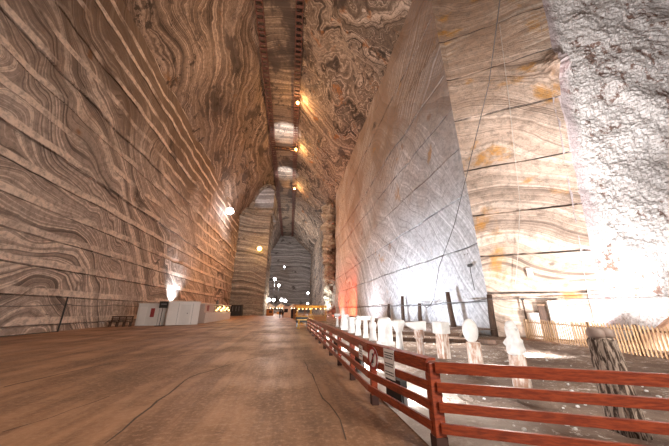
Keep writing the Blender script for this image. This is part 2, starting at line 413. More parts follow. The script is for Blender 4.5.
pts = [(-16.5, 95.2, 37.4), (-16.0, 95.2, 41.2), (-14.5, 95.2, 44.9), (-12.5, 95.2, 47.4), (-10.4, 95.2, 48.2), (-8.7, 95.2, 47.5), (-7.9, 95.2, 45.8)]
for a, c in zip(pts, pts[1:]): m.beam(a, c, 1.6, .7)
struct(m.build('trim_1', M['pillar']))
m = MB()  # rough ledge band under the crown
vs = []; us = rng(-20, -8.2, .5)
m2 = []
for i, x in enumerate(us):
    for q, (dy, z) in enumerate(((0, 35.6), (-.9, 36.2), (-1.2, 37.2), (-.6, 38.2), (.6, 38.4))):
        d = .5*fnz((x, q, 2), .8)
        vs.append((x, 95+dy-d, z+d*.6))
fs = [(i*5+q, i*5+q+1, (i+1)*5+q+1, (i+1)*5+q) for i in range(len(us)-1) for q in range(4)]
struct(m.add(vs, fs).build('trim_2', M['pillar']))
# rough salt corner column at the right gallery
vs = []; zz = rng(-.2, 40, .5); N = 20
for z in zz:
    for k in range(N):
        a = k*math.tau/N; r = 1.3+.9*fnz((math.cos(a)*2, math.sin(a)*2, z), .40, .6, 6)+.5*max(0, 1-z/4)+z*.04
        vs.append((13.1+r*math.cos(a), 93.6+r*math.sin(a), z))
fs = [(j*N+k, j*N+(k+1) % N, (j+1)*N+(k+1) % N, (j+1)*N+k) for j in range(len(zz)-1) for k in range(N)]
struct(MB().add(vs, fs).build('wall_corner_column', M['crustcol']))
# floor cracks as thin mortar-like ribbons set into the floor
def G(px, py):   # baked helper for layout on the floor
    st_, ct, sp, cp = math.sin(TH), math.cos(TH), math.sin(PS), math.cos(PS)
    f = (sp*ct, cp*ct, st_); r = (cp, -sp, 0); u = (-sp*st_, -cp*st_, ct)
    a = (px-334.5)/F; bb = (223-py)/F
    d = [f[i]+a*r[i]+bb*u[i] for i in range(3)]; t_ = -H/d[2]; return Vector((d[0]*t_, d[1]*t_, 0))
M['crackm'] = plain('crack_dirt', (.10, .065, .045), .9)
def ribbon(name, pts, wd, seed):
    rnd = random.Random(seed); P = []
    for a, c in zip(pts, pts[1:]):
        a, c = Vector(a), Vector(c); k = max(2, int((c-a).length/.35))
        P += [a.lerp(c, i/k)+Vector((rnd.uniform(-.03, .03), rnd.uniform(-.05, .05), 0)) for i in range(k)]
    P.append(Vector(pts[-1])); vs = []
    for i, p in enumerate(P):
        d = (P[min(i+1, len(P)-1)]-P[max(0, i-1)]).normalized(); s_ = Vector((-d.y, d.x, 0)); w_ = wd*1.4*rnd.uniform(.4, 1.2)
        vs += [p+s_*w_+Vector((0, 0, .004)), p-s_*w_+Vector((0, 0, .004))]
    o = MB().add(vs, [(2*i, 2*i+1, 2*i+3, 2*i+2) for i in range(len(P)-1)]).build(name, M['crackm'])
    return struct(o)
ribbon('trim_3', [G(105, 445), G(136, 418), G(160, 400), G(190, 377), G(232, 364), G(262, 356), G(285, 352)], .016, 1)
ribbon('trim_4', [G(0, 388), G(60, 374), G(118, 362), G(170, 357), G(215, 352)], .02, 2)
ribbon('trim_5', [G(305, 362), G(313, 378), G(322, 398), G(336, 412), G(346, 440)], .010, 3)
ribbon('trim_6', [G(0, 433), G(50, 418), G(110, 396)], .010, 5)

# ------------------------------------------------------------------ enclosure ground, ledge, mound
def gfn(x, y):
    e = min(1, max(0, (x-2.0)/.6)); return (x, y, .012+e*(.05+.06*fnz((x, y, 0), .8, .8, 5)+.02*fnz((x, y, 3), 5)))
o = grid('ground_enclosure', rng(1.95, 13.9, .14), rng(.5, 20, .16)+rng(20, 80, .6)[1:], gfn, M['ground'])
m = MB(); vs = []; ys = rng(17, 80, .8)
for y in ys:
    for (x, z) in ((11.2, -.05), (11.4, .32), (11.9, .42), (12.6, .45), (14.1, .5)):
        vs.append((x+.25*fnz((x, y, 1), .4), y, z+.05*fnz((x, y, 2), 1)))
fs = [(i*5+q, i*5+q+1, (i+1)*5+q+1, (i+1)*5+q) for i in range(len(ys)-1) for q in range(4)]
struct(m.add(vs, fs).build('trim_7', M['ground']))
vs = []
NR, NA = 16, 44
for i in range(NR+1):
    for k in range(NA):
        a = k*math.tau/NA; r = i/NR; z = 2.25*(1-r)**1.0*(1+.12*fnz((math.cos(a)*r*3, math.sin(a)*r*3, 0), 1))
        vs.append((20.9+4.3*r*math.cos(a), 11.0+2.2*r*math.sin(a), z-.05))
fs = [(i*NA+k, i*NA+(k+1) % NA, (i+1)*NA+(k+1) % NA, (i+1)*NA+k) for i in range(NR) for k in range(NA)]
o = MB().add(vs, fs).build('earth_mound', M['earth'], smooth=True)
tag(o, 'mound of bare orange earth against the white crusted wall behind the picket fence', 'earth mound')
# rubble
m = MB(); rnd = random.Random(4)
for i in range(260):
    x, y = rnd.uniform(2.3, 9), rnd.uniform(2.6, 18)
    if y < 3.7-(x-2.04)*.484+.3 or x < 2.3: continue
    if 4.4 < x < 6 and (abs(y-3.8) < .5 or y > 5.4): continue
    if abs((y-14.5)+.48*(x-8.2)) < .5 or abs((y-10.6)+.68*(x-9.6)) < .5: continue
    r = rnd.uniform(.012, .045)
    m.ball((x, y, .075+r*.3), r, 5, 3, (1, rnd.uniform(.6, 1.4), .6))
tag(m.build('salt_rubble', M['salt']), 'scattered small white salt crumbs on the ground behind the red railing', 'rubble', kind='stuff')

# ------------------------------------------------------------------ ceiling catwalks
def catwalk(name, x, label, y0=-28, y1=188):
    o = thing(name, label, 'catwalk', (x, y0, 53.4), group=None)
    a = MB(); a.beam((-.62, 0, -.3), (-.62, y1-y0, -.3), .16, .5); a.beam((.62, 0, -.3), (.62, y1-y0, -.3), .16, .5)
    a.build('side_rail', M['beam'], o)
    a = MB(); k = 0
    while k*1.15 < y1-y0:
        a.box((0, k*1.15+.5, -.35), (1.2, .5, .12)); k += 1
    a.build('floor_boards', M['beam'], o)['kind'] = 'stuff'
    hg = None
    for k in range(36):
        for s_ in (-.62, .62):
            if hg is None: hg = MB().beam((0, 0, 0), (0, 0, .9), .1, .1).build('hanger', M['beam'], o); q = hg
            else: q = hg.copy(); COL.objects.link(q)
            q.location = (s_, k*6+1, -.1)
    return o
catwalk('ceiling_catwalk', CL+.75, 'long dark timber catwalk under the left edge of the narrow ceiling')
catwalk('ceiling_catwalk', CR-.75, 'long dark timber catwalk with orange lamps under the right edge of the narrow ceiling')
o = thing('roof_truss', 'wooden truss across the narrow ceiling between the two catwalks by the second orange lamp', 'truss', (-4.6, 75, 52.4))
for z in (0, -.9):
    MB().beam((-3.3, 0, z), (3.3, 0, z), .5, .4).build('chord', M['pole'], o)
m = MB()
for i in range(6): m.beam((-3.3+i*1.1, 0, 0 if i % 2 else -.9), (-2.2+i*1.1, 0, -.9 if i % 2 else 0), .14, .14)
m.build('brace', M['orange'], o)

# ------------------------------------------------------------------ red railing
C = (2.04, 3.9)
line = [(1.70, 5.75), (1.70, 7.65), (1.70, 9.6), (1.70, 11.6), (1.70, 13.6), (1.70, 15.7), (1.70, 17.8), (1.68, 20), (1.66, 22.4), (1.64, 25)]
fence = thing('wooden_railing', 'long red-stained timber railing with four rails and square posts turning right at a corner post', 'railing', (C[0], C[1], 0))
def post(x, y, h=1.0, wd=.12, lbl=None):
    MB().box((x-C[0], y-C[1], .17+(h-.17)/2), (wd, wd, h-.17)).build('post', M['red'], fence, bevel=.006)
    f_ = MB().box((x-C[0], y-C[1], .085), (wd+.015, wd+.015, .17)).build('post_foot', M['reddark'], fence, bevel=.005)
post(C[0], C[1], 1.04, .15)
for x, y in line: post(x+.03, y, .98)
E2 = (5.6, 2.18); mid = (4.55, 2.72)
post(mid[0]+.03, mid[1]+.08); post(E2[0], E2[1]+.05)
for zt, ht in ((1.06, .14), (.81, .12), (.575, .115), (.335, .115)):
    prev = C; k = 0
    for p in line:
        m = MB(); m.beam((prev[0]-C[0]-.065, prev[1]-C[1], zt-ht/2), (p[0]-C[0]-.065, p[1]-C[1], zt-ht/2), .045, ht)
        m.build('rail', M['red'], fence, bevel=.005); prev = p
    m = MB(); m.beam((0, -.09, zt-ht/2), (E2[0]-C[0], E2[1]-C[1]-.09, zt-ht/2), .045, ht)
    m.build('rail', M['red'], fence, bevel=.005)
m = MB(); pp = [C]+line
for a, c in zip(pp, pp[1:]): m.beam((a[0]-C[0], a[1]-C[1], 1.075), (c[0]-C[0], c[1]-C[1], 1.075), .16, .035)
m.build('cap_board', M['red'], fence, label='flat handrail board along the top of the long run')
# signs on the railing (face the walkway, -x)
def fsign(name, y, z, wd, ht, label, cat):
    return thing(name, label, cat, (1.70-.105-(max(0, 5.75-y)*-.184), y, z), R(10) if y < 5.75 else 0)
s = fsign('notice_board', 4.87, .86, .3, .42, 'white rectangular notice with three blocks of dark print on the red railing', 'sign')
MB().box((0, 0, 0), (.012, .34, .46)).build('panel', M['sign'], s, bevel=.003)
m = MB(); rnd = random.Random(2)
for z, n_ in ((.17, 1), (.13, 1), (.09, 1), (.0, 1), (-.04, 1), (-.13, 1), (-.17, 1)):
    m = MB(); yy = .13
    while yy > -.12:
        l = rnd.uniform(.02, .05); m.box((-.0075, yy-l/2, z), (.003, l, .018)); yy -= l+.012
    m.build('text_line', M['black'], s)
s = fsign('prohibition_sign', 5.46, .86, .3, .3, 'round white prohibition sign with a dark red ring and slanting bar on a railing post', 'sign')
def disc(r0, r1, x0, x1, n=40):
    m = MB(); vs = []
    for x in (x0, x1):
        for r in (r0, r1):
            vs += [(x, r*math.cos(k*math.tau/n), r*math.sin(k*math.tau/n)) for k in range(n)]
    fs = []
    for k in range(n):
        j = (k+1) % n
        fs += [(k, j, n+j, n+k), (2*n+k, 3*n+k, 3*n+j, 2*n+j), (n+k, n+j, 3*n+j, 3*n+k), (k, 2*n+k, 2*n+j, j)]
    return m.add(vs, fs)
disc(.001, .2, -.006, .006).build('disc', M['sign'], s)
disc(.155, .2, -.012, -.006).build('ring', M['signred'], s)
MB().box((-.009, 0, 0), (.006, .31, .035), tilt=__import__('mathutils').Euler((R(-50), 0, 0))).build('bar', M['signred'], s)
m = MB(); m.ball((-.009, 0, .06), .03, 8, 5, (.1, 1, 1)); m.box((-.009, 0, -.03), (.004, .06, .11)); m.box((-.009, .035, -.1), (.004, .02, .06)); m.build('pictogram', M['black'], s)
s = fsign('notice_plate', 6.2, .86, .2, .2, 'small white notice on the second span of the red railing', 'sign')
MB().box((0, 0, 0), (.012, .30, .28)).build('panel', M['sign'], s, bevel=.003)
m = MB()
for z in (.08, .03, -.02, -.07): MB().box((-.0075, 0, z), (.003, .2, .018)).build('text_line', M['black'], s)

# ------------------------------------------------------------------ picket fence
pf = thing('picket_fence', 'low fence of pale raw wooden pickets in front of the lit gallery walls', 'fence', (14.6, 17.05, 0))
path = [Vector((15.1, 15.9, 0)), Vector((14.75, 13.7, 0)), Vector((14.0, 10.5, 0)), Vector((13.3, 8.0, 0)), Vector((12.6, 6.2, 0))]
def along(s_):
    for a, c in zip(path, path[1:]):
        L = (c-a).length
        if s_ <= L: return a.lerp(c, s_/L), (c-a).normalized()
        s_ -= L
    return path[-1], (path[-1]-path[-2]).normalized()
tot = sum((c-a).length for a, c in zip(path, path[1:])); k = 0; O = Vector((14.6, 17.05, 0)); rnd = random.Random(9)
pkm = None
while k*.16 < tot:
    p, d = along(k*.16); p = p-O; hh = 1.17+rnd.uniform(-.03, .03)
    ang = math.atan2(d.y, d.x)
    if pkm is None:
        pts = [(-.036, 0), (.036, 0), (.036, 1.12), (0, 1.2), (-.036, 1.12)]; vs = [(x, y, z) for y in (-.01, .01) for x, z in pts]
        pkm = MB().add(vs, [(0, 1, 2, 3, 4), (9, 8, 7, 6, 5)]+[(i, (i+1) % 5, 5+(i+1) % 5, 5+i) for i in range(5)]).build('picket', M['picket'], pf)
        q = pkm
    else:
        q = pkm.copy(); COL.objects.link(q)
    q.location = (p.x-d.y*-.03, p.y, .03); q.rotation_euler = (0, rnd.uniform(-.02, .02), ang); q.scale = (1, 1, hh/1.2); k += 1
for z in (.22, 1.0):
    for a, c in zip(path, path[1:]):
        off = Vector((.05, 0, 0)); MB().beam(a-O+off+Vector((0, 0, z)), c-O+off+Vector((0, 0, z)), .05, .07).build('fence_rail', M['picketdark'], pf)
s_ = 0
while s_ < tot:
    p, d = along(s_); p = p-O
    MB().box((p.x+.1, p.y, .6), (.09, .09, 1.2)).build('fence_post', M['picketdark'], pf); s_ += 2.3

# ------------------------------------------------------------------ carved posts
def totem(name, label, x, y, cat='carved post', rz=0):
    return thing(name, label, cat, (x, y, .03), rz, None)
# bark stump
t_ = totem('bark_stump', 'thick bark-covered tree stump with a flat salt cap, nearest the camera', 4.97, 3.82, 'tree stump')
def bark(a, z): return 1+.10*fnz((math.cos(a)*3, math.sin(a)*3, z*1.2), 1.4, .7, 4)+.05*math.sin(a*9+z*3)
MB().lathe([(.225, 0), (.21, .3), (.20, .6), (.19, .9), (.182, 1.1), (.172, 1.27)], n=48, fn=bark).build('trunk', M['bark'], t_, smooth=True)
m = MB(); m.lathe([(.15, 1.265), (.16, 1.28), (.15, 1.30), (.14, 1.305)], n=24)
m.build('salt_cap', M['bark'], t_)
for q, (ax, ay, rr) in enumerate(((-.095, -.01, .105), (.09, .0, .115), (.01, .09, .09))):
    MB().lathe([(rr*.9, 1.30), (rr*1.05, 1.33), (rr, 1.41), (rr*.7, 1.445)], c=(ax, ay, 0), n=12, fn=lambda a, z: 1+.12*fnz((math.cos(a), math.sin(a), z+q), 2)).build('salt_lump', M['saltdull'], t_, smooth=True)
m = MB(); m.lathe([(.05, .86), (.09, .92), (.085, 1.0), (.03, 1.08)], c=(.17, .0, 0), n=10); m.build('branch_stub', M['bark'], t_, smooth=True)
# carved figure
t_ = totem('carved_totem', 'tall twisted carved totem post with a knobbly pale head, beside the bark stump', 5.3, 6.0)
MB().lathe([(.19, 0), (.18, .3), (.175, .6), (.165, .74)], n=28, fn=lambda a, z: 1+.05*fnz((math.cos(a)*2, math.sin(a)*2, z), 1.5)).build('trunk', M['carved'], t_, smooth=True)
def tw(a, z):
    k = (z-.7)/.7
    return 1+.17*math.sin(2*a+k*9)+.08*math.sin(3*a-k*13)+.14*fnz((math.cos(a)*2, math.sin(a)*2, z*4), 1.8)
MB().lathe([(.15, .72), (.175, .76), (.18, .84), (.155, .90), (.175, .97), (.165, 1.05), (.14, 1.10), (.16, 1.17), (.155, 1.25), (.13, 1.31), (.11, 1.35)], n=44, fn=tw).build('carving', M['salt'], t_, smooth=True)
m = MB(); m.ball((-.02, -.02, 1.38), .115, 18, 10, (1, 1, .85)); m.ball((-.10, -.05, 1.31), .045, 10, 6); m.ball((.02, -.10, 1.30), .05, 10, 6)
m.build('head', M['salt'], t_, smooth=True)
# oval head
t_ = totem('oval_head_post', 'pale post carrying a large flat oval white head, left of the twisted totem', 5.25, 7.45)
MB().lathe([(.20, 0), (.19, .4), (.185, .84)], n=18, fn=lambda a, z: 1+.05*fnz((math.cos(a)*2, math.sin(a)*2, z), 1.6)).build('shaft', M['carved'], t_, smooth=True)
MB().ball((-.03, 0, 1.15), .33, 28, 16, (.72, .42, 1.0)).build('head', M['salt'], t_, smooth=True)
# square head
t_ = totem('square_head_post', 'white post with a chunky square block on top, right of the corner post', 5.55, 9.6)
MB().box((0, 0, .45), (.34, .32, .9), .3).build('shaft', M['carved'], t_, bevel=.03)
MB().box((0, 0, 1.1), (.46, .44, .42), .3).build('head', M['salt'], t_, bevel=.05)
# bracket
t_ = totem('bracket_post', 'pale salt post with a wedge arm sticking out to the left at its top', 5.3, 10.9)
MB().lathe([(.15, 0), (.13, .4), (.16, .6), (.20, .62), (.20, .95)], n=16, fn=lambda a, z: 1+.07*fnz((math.cos(a)*2, math.sin(a)*2, z), 2)).build('shaft', M['carved'], t_)
m = MB(); vs = [(-.62, -.1, 1.22), (-.62, .1, 1.22), (.28, -.16, 1.28), (.28, .16, 1.28), (-.55, -.1, 1.12), (-.55, .1, 1.12), (-.15, -.16, .92), (-.15, .16, .92), (.24, -.16, .92), (.24, .16, .92)]
m.add(vs, [(0, 2, 3, 1), (0, 1, 5, 4), (4, 5, 7, 6), (6, 7, 9, 8), (8, 9, 3, 2), (0, 4, 6, 8, 2), (1, 3, 9, 7, 5)]).build('arm', M['salt'], t_)
# hammer
t_ = totem('hammer_post', 'short white post with a wide tapering head, next left of the wedge-armed post', 5.0, 12.3)
MB().lathe([(.16, 0), (.14, .75)], n=14).build('shaft', M['salt'], t_, smooth=True)
MB().lathe([(.14, .74), (.2, .85), (.33, 1.15), (.30, 1.25), (.15, 1.3)], n=10, sy=.7).build('head', M['salt'], t_)
# rest: block, column figures
specs = [
 ('salt_block_statue', 'wide white salt block statue with square shoulders', 4.9, 13.9, 'block'),
 ('salt_figure', 'white salt figure with round head beside the wide block statue', 4.85, 15.9, 'fig'),
 ('salt_tee_post', 'slim white T-shaped salt post', 4.9, 17.6, 'tee'),
 ('salt_figure', 'small white salt figure with round head between T-shaped post and thick stump', 4.9, 19.6, 'fig'),
 ('salt_stump', 'thick white salt stump with a flat lid in the middle of the far statue row', 4.9, 21.8, 'stump'),
 ('salt_block_statue', 'narrow far white salt block statue behind the flat-lidded stump', 5.0, 24.2, 'block'),
 ('salt_obelisk', 'tallest pointed white salt obelisk near the far end of the statue row', 5.2, 26.8, 'obelisk'),
 ('salt_tee_post', 'farthest white T-shaped salt post of the statue row', 5.1, 29.6, 'tee')]
for nm, lb, x, y, k in specs:
    t_ = totem(nm, lb, x, y, 'salt statue')
    if k == 'block':
        MB().box((0, 0, .1), (.8, .55, .2)).build('base', M['salt'], t_, bevel=.03)
        wd = .62 if y < 20 else .45
        MB().lathe([(wd*.62, .18), (wd*.6, .8), (wd*.68, 1.05), (wd*.5, 1.3), (wd*.3, 1.36)], n=14, sy=.75, fn=lambda a, z: 1+.1*fnz((math.cos(a)*2, math.sin(a)*2, z), 1.8)).build('body', M['salt'], t_)
    elif k == 'fig':
        MB().lathe([(.25, 0), (.2, .3), (.16, .6), (.24, .85), (.2, 1.02), (.08, 1.08)], n=16, sy=.8).build('body', M['salt'], t_, smooth=True)
        MB().ball((0, 0, 1.2), .15, 14, 9).build('head', M['salt'], t_, smooth=True)
    elif k == 'tee':
        MB().lathe([(.2, 0), (.14, .3), (.13, 1.1)], n=12).build('shaft', M['salt'], t_, smooth=True)
        MB().box((0, 0, 1.22), (.7, .32, .26), .2).build('crossbar', M['salt'], t_, bevel=.05)
    elif k == 'stump':
        MB().lathe([(.3, 0), (.27, .5), (.27, 1.0)], n=16, fn=lambda a, z: 1+.08*fnz((math.cos(a)*2, math.sin(a)*2, z), 1.8)).build('body', M['salt'], t_)
        MB().lathe([(.35, .99), (.38, 1.05), (.36, 1.17)], n=14).build('lid', M['salt'], t_)
    else:
        MB().box((0, 0, .15), (.5, .5, .3)).build('base', M['salt'], t_, bevel=.03)
        MB().lathe([(.26, .28), (.2, 1.0), (.14, 1.6), (.05, 1.95)], n=10).build('shaft', M['salt'], t_)
# sleepers lying behind the statues
for i, (x, y, L, a, lb) in enumerate(((8.2, 14.5, 5.5, -.45, 'long brown timber lying on the ground behind the square-headed post'), (9.5, 18.4, 6, -.5, 'long brown timber lying farther back, towards the right wall'))):
    o = MB().box((0, 0, 0), (L, .24, .2)).build('timber_beam', M['pole'], None, bevel=.02, loc=(x, y, .17)); o.rotation_euler = (0, 0, a); tag(o, lb, 'timber')

# ------------------------------------------------------------------ poles, cables, boxes on the right
for (x, y, h, lean, lb) in ((13.0, 35, 2.5, 0, 'dark wooden pole at the right wall, farthest left of the cable poles'),
                            (13.0, 30.4, 3.3, .0, 'tall straight dark wooden pole at the right wall left of the hanging cable loop'),
                            (13.0, 26.2, 2.4, .0, 'short dark wooden pole at the right wall under the end of the hanging cable'),
                            (13.15, 21.2, 3.2, -.45, 'dark wooden pole leaning against the right wall above the oval-headed post'),
                            (14.0, 17.35, 2.8, .05, 'dark wooden pole at the corner of the right wall and the tan wall')):
    o = MB().tube([(0, lean, -.03 if y > 18 else 0), (0, lean*.5, h*.5), (.1, 0, h)], [.22, .2, .17], 9).build('wooden_pole', M['pole'], None, smooth=True, loc=(x, y, .45 if y > 18 else .0))
    if y > 18: o.scale = (1, 1, (h-.45)/h)
    tag(o, lb, 'pole')
def cable(pts, r, lb, mat, name='power_cable', sag=.12, step=6):
    P = []
    for a, c in zip(pts, pts[1:]):
        a, c = Vector(a), Vector(c)
        P += [a.lerp(c, i/step)-Vector((0, 0, sag*4*(i/step)*(1-i/step))) for i in range(step)]
    P.append(Vector(pts[-1])); o = MB().tube(P, r, 6).build(name, mat); return tag(o, lb, 'cable')
cable([(13.3, 80, 2.4), (13.3, 62, 2.4), (13.3, 48, 2.3), (12.72, 35, 2.35), (12.72, 30.4, 2.35), (12.72, 26.2, 2.2), (12.8, 21.2, 2.35), (13.8, 17.3, 2.5)], .035, 'dark cable strung between poles along the foot of the right wall', M['grey'])
cable([(13.85, 17.2, 2.5), (15.6, 16.2, 2.5), (17.4, 15.05, 2.5), (18.9, 13.7, 2.45), (22, 12.6, 2.5), (26, 11.9, 2.5)], .035, 'dark cable running level along the tan and white crusted walls', M['grey'], sag=.03)
cable([(13.25, 9.6, 24.5), (13.3, 10.2, 22.2), (13.3, 12.6, 17.2), (13.35, 15.5, 13.35), (13.35, 19, 8.6), (13.3, 22.07, 5.5), (13.3, 23.6, 2.8), (13.25, 24.3, 2.2), (13.25, 25.1, 1.95), (13.25, 26, 2.4)], .035, 'long dark cable hanging down in front of the right wall from high up', M['grey'], sag=.02)
# thin pale line down the tan wall
def tw_(t, z, off=.25): return (C1[0]+.8412*t-.5407*off, C1[1]-.5407*t-.8412*off, z)
cable([tw_(5.0, 27.5), tw_(4.2, 19), tw_(3.2, 9.5), tw_(2.3, 5.5, .3), tw_(1.7, 3.2)], .02, 'thin pale wire slanting down the tan wall', M['wire'], 'pale_wire', sag=.0)
AT = math.atan2(-.5407, .8412)
def onwall(name, t, z, lb, cat, off=.2):
    p = tw_(t, z, off); return thing(name, lb, cat, p, AT)
o = onwall('wall_plate', 2.78, 4.25, 'small white electrical box mounted on the tan wall', 'electrical box')
MB().box((0, 0, 0), (.34, .14, .62)).build('casing', M['whiteb'], o, bevel=.02); MB().box((.1, -.075, 0), (.03, .02, .08)).build('latch', M['metal'], o)
o = thing('wall_lamp', 'small dark lamp fixed to the right wall near its corner', 'lamp', (13.88, 18.6, 5.1))
MB().box((0, 0, 0), (.2, .42, .22)).build('casing', M['black'], o, bevel=.03); MB().tube([(0, 0, -.1), (0, .05, -.5), (.1, .05, -1.9)], .025, 6).build('cord', M['grey'], o)
o = onwall('switch_cabinet', 3.72, 0, 'white metal switch cabinet with door at the foot of the tan wall', 'cabinet', .45)
MB().box((0, 0, 1.18), (.95, .36, 2.3)).build('body', M['whiteb'], o, bevel=.02)
dd = MB().box((0, -.195, 1.18), (.86, .03, 2.15)).build('door', M['whiteb'], o, bevel=.006)
MB().box((.34, -.22, 1.3), (.04, .03, .3)).build('door_handle', M['black'], dd)
m = MB(); m.box((-.1, -.213, 2.05), (.5, .008, .05)); m.box((-.1, -.213, 1.97), (.5, .008, .03)); m.box((.05, -.213, 1.0), (.4, .008, .05)); m.build('vent_slot', M['metal'], dd)
o = onwall('steel_conduit', 1.97, 0, 'thin dark pipe standing up the foot of the tan wall', 'pipe', .25)
MB().tube([(0, 0, 0), (0, 0, 2.5)], .05, 8).build('pipe', M['pole'], o); MB().box((0, -.02, 2.45), (.2, .12, .12)).build('junction_box', M['black'], o)
o = onwall('white_bucket', 2.35, 0, 'small white container standing behind the picket fence below the white wall box', 'container', .5)
MB().lathe([(.24, 0), (.28, 1.2), (.3, 1.22), (.3, 1.5)], n=18).build('body', M['whiteb'], o, smooth=False); MB().lathe([(.31, 1.5), (.31, 1.56), (.2, 1.6)], n=18).build('lid', M['whiteb'], o)
o = onwall('timber_door_frame', 2.95, 0, 'dark weathered hatch leaning on the tan wall beside the white cabinet', 'hatch', .3)
MB().box((0, 0, 1.05), (.42, .1, 2.1)).build('panel', M['pole'], o); MB().box((0, -.07, 2.08), (.52, .06, .1)).build('lintel', M['picketdark'], o)
o = tag(MB().ball((0, 0, .25), .28, 10, 6, (1.1, .8, .9))  .build('salt_boulder', M['carved'], None, loc=(14.65, 16.55, .05)), 'rough salt boulder at the wall corner behind the start of the picket fence', 'boulder')
for v in o.data.vertices: v.co += v.co.normalized()*.06*fnz(v.co, 3)

# ------------------------------------------------------------------ left side: kiosk etc.
A = Vector((-17.2, 35.9, 0)); B = Vector((-14.6, 36.1, 0)); Cc = Vector((-11.67, 38.1, 0)); Dd = Vector((-12.9, 60, 0))
o = thing('ticket_booth', 'small white booth with a dark red poster at the left end of the white cabins', 'booth', (-16.45, 36.75, 0), R(3))
MB().box((-.05, -.3, 1.22), (2.6, 1.3, 2.44)).build('body', M['white'], o, bevel=.03); MB().box((-.05, -.3, 2.48), (2.7, 1.4, .08)).build('roof', M['white'], o)
pz = MB().box((.25, -.965, 1.45), (.42, .03, 1.0)).build('poster', M['redp'], o, label='dark red poster')
MB().box((-.75, -.96, 1.1), (.75, .02, 2.05)).build('door', M['whiteb'], o, bevel=.008)
MB().box((.95, -.96, 1.2), (.04, .02, 2.3)).build('seam', M['metal'], o)
ang = math.atan2(1.6, 2.95)
o = thing('white_cabin', 'long low white cabin with flush panels standing next to the booth', 'cabin', (-13.75, 38.55, 0), R(26))
MB().box((-.1, -.35, 1.35), (3.5, 2.7, 2.7)).build('body', M['whiteb'], o, bevel=.03)
MB().box((-.1, -.35, 2.74), (3.6, 2.8, .1)).build('roof', M['white'], o)
for x in (-.75, .85): MB().box((x, -1.705, 1.3), (.03, .02, 2.5)).build('panel_seam', M['metal'], o)
dd = MB().box((.05, -1.71, 1.25), (1.1, .025, 2.3)).build('door', M['white'], o, bevel=.006); MB().box((.3, -1.74, 1.35), (.12, .05, .12)).build('door_knob', M['metal'], dd)
o = thing('slatted_stand', 'long pale slatted food stand with dark windows and small warm lamps behind the cabin', 'stand', (-13.1, 50.6, 0), R(1.5))
MB().box((0, 0, .7), (2.2, 19, 1.4)).build('counter', M['pinkish'], o)
m = MB()
for i in range(44): m.box((1.13, -9.3+i*.43, .7), (.05, .2, 1.4))
m.build('slat', M['white'], o)['kind'] = 'stuff'
MB().box((-.1, -6.6, 2.0), (2.0, 5.6, 1.2)).build('cabin', M['pinkish'], o); MB().box((.92, -7.6, 2.0), (.05, 1.0, .8)).build('window', M['redp'], o, label='dark red window')
MB().box((-.6, 3, 1.95), (1.0, 12, 1.1)).build('back_shelf', M['black'], o)
for i in range(7): MB().box((.95, -3.4+i*2.1, 1.95), (.1, .1, 1.1)).build('post', M['white'], o)
MB().box((0, 0, 2.6), (2.3, 19, .1)).build('roof', M['white'], o)
for i in range(10): MB().ball((1.0, -2.6+i*1.15, 1.7+.25*(i % 3)), .12+.05*(i % 2), 8, 5).build('lamp', M['gy'], o)
o = thing('dark_signboard', 'dark billboard standing on the roof edge behind the food stand', 'signboard', (-13.9, 55.5, 2.65), R(10))
MB().box((0, 0, .5), (.15, 3.4, .7)).build('board', M['black'], o); MB().box((0, 0, .08), (.08, .3, .16)).build('foot', M['metal'], o)
o = thing('post_sign', 'black rectangular sign on a thin slanting post in front of the white cabins', 'sign', (-14.75, 34.9, 0))
MB().tube([(0, 0, .03), (.02, 0, 2.4)], .04, 8).build('post', M['black'], o); MB().box((0, 0, .03), (.9, .5, .06)).build('base', M['black'], o, bevel=.01)
MB().box((.08, -.05, 2.35), (.95, .05, .75)).build('board', M['black'], o, bevel=.01)
m = MB()
m.box((.08, -.08, 2.4), (.6, .01, .12)); m.build('lettering', M['metal'], o)
o = thing('wooden_bench', 'dark slatted bench standing at the foot of the left wall', 'bench', (-18.55, 34.4, 0), R(8))
MB().box((0, 0, .5), (2.1, .5, .08)).build('seat', M['pole'], o); m = MB()
for z in (.7, .88, 1.05): m.box((0, .25, z), (2.1, .06, .12))
m.build('backrest', M['pole'], o)
for x in (-.95, -.3, .35, .95):
    MB().box((x, 0, .24), (.1, .5, .48)).build('leg', M['pole'], o); MB().box((x, .25, .8), (.08, .07, .62)).build('back_post', M['pole'], o)
o = tag(MB().tube([(0, 0, 0), (.02, -.03, 1.4), (.0, -.05, 2.85)], .06, 8).build('wooden_pole', M['black'], None, loc=(-19.3, 27.2, 0)), 'thin black pole standing alone against the left wall', 'pole')
cable([(-19.55, 5, 2.2), (-19.55, 13, 2.2), (-19.55, 20, 2.1), (-19.5, 27.2, 2.25), (-19.5, 34, 2.3), (-19.5, 42, 2.4), (-19.5, 52, 2.4)], .035, 'dark cable sagging along the foot of the left wall', M['grey'], sag=.16)
cable([(-19.4, 27.2, .03), (-19.35, 24, .03), (-19.3, 19, .04), (-19.4, 12, .04)], .04, 'black hose lying on the floor along the left wall', M['black'], 'floor_hose', sag=0)
o = thing('dark_kiosk', 'dark kiosk with a grid window at the foot of the far left pillar', 'kiosk', (-17.3, 91.3, 0))
MB().box((0, 0, 1.6), (4.4, 2.6, 3.2)).build('body', M['black'], o); MB().box((0, 0, 3.25), (4.8, 3, .12)).build('roof', M['pole'], o)
m = MB()
for x in (-1.4, -.5, .5, 1.4): m.box((x, -1.33, 2.1), (.12, .05, 1.4))
m.build('window_bar', M['metal'], o)

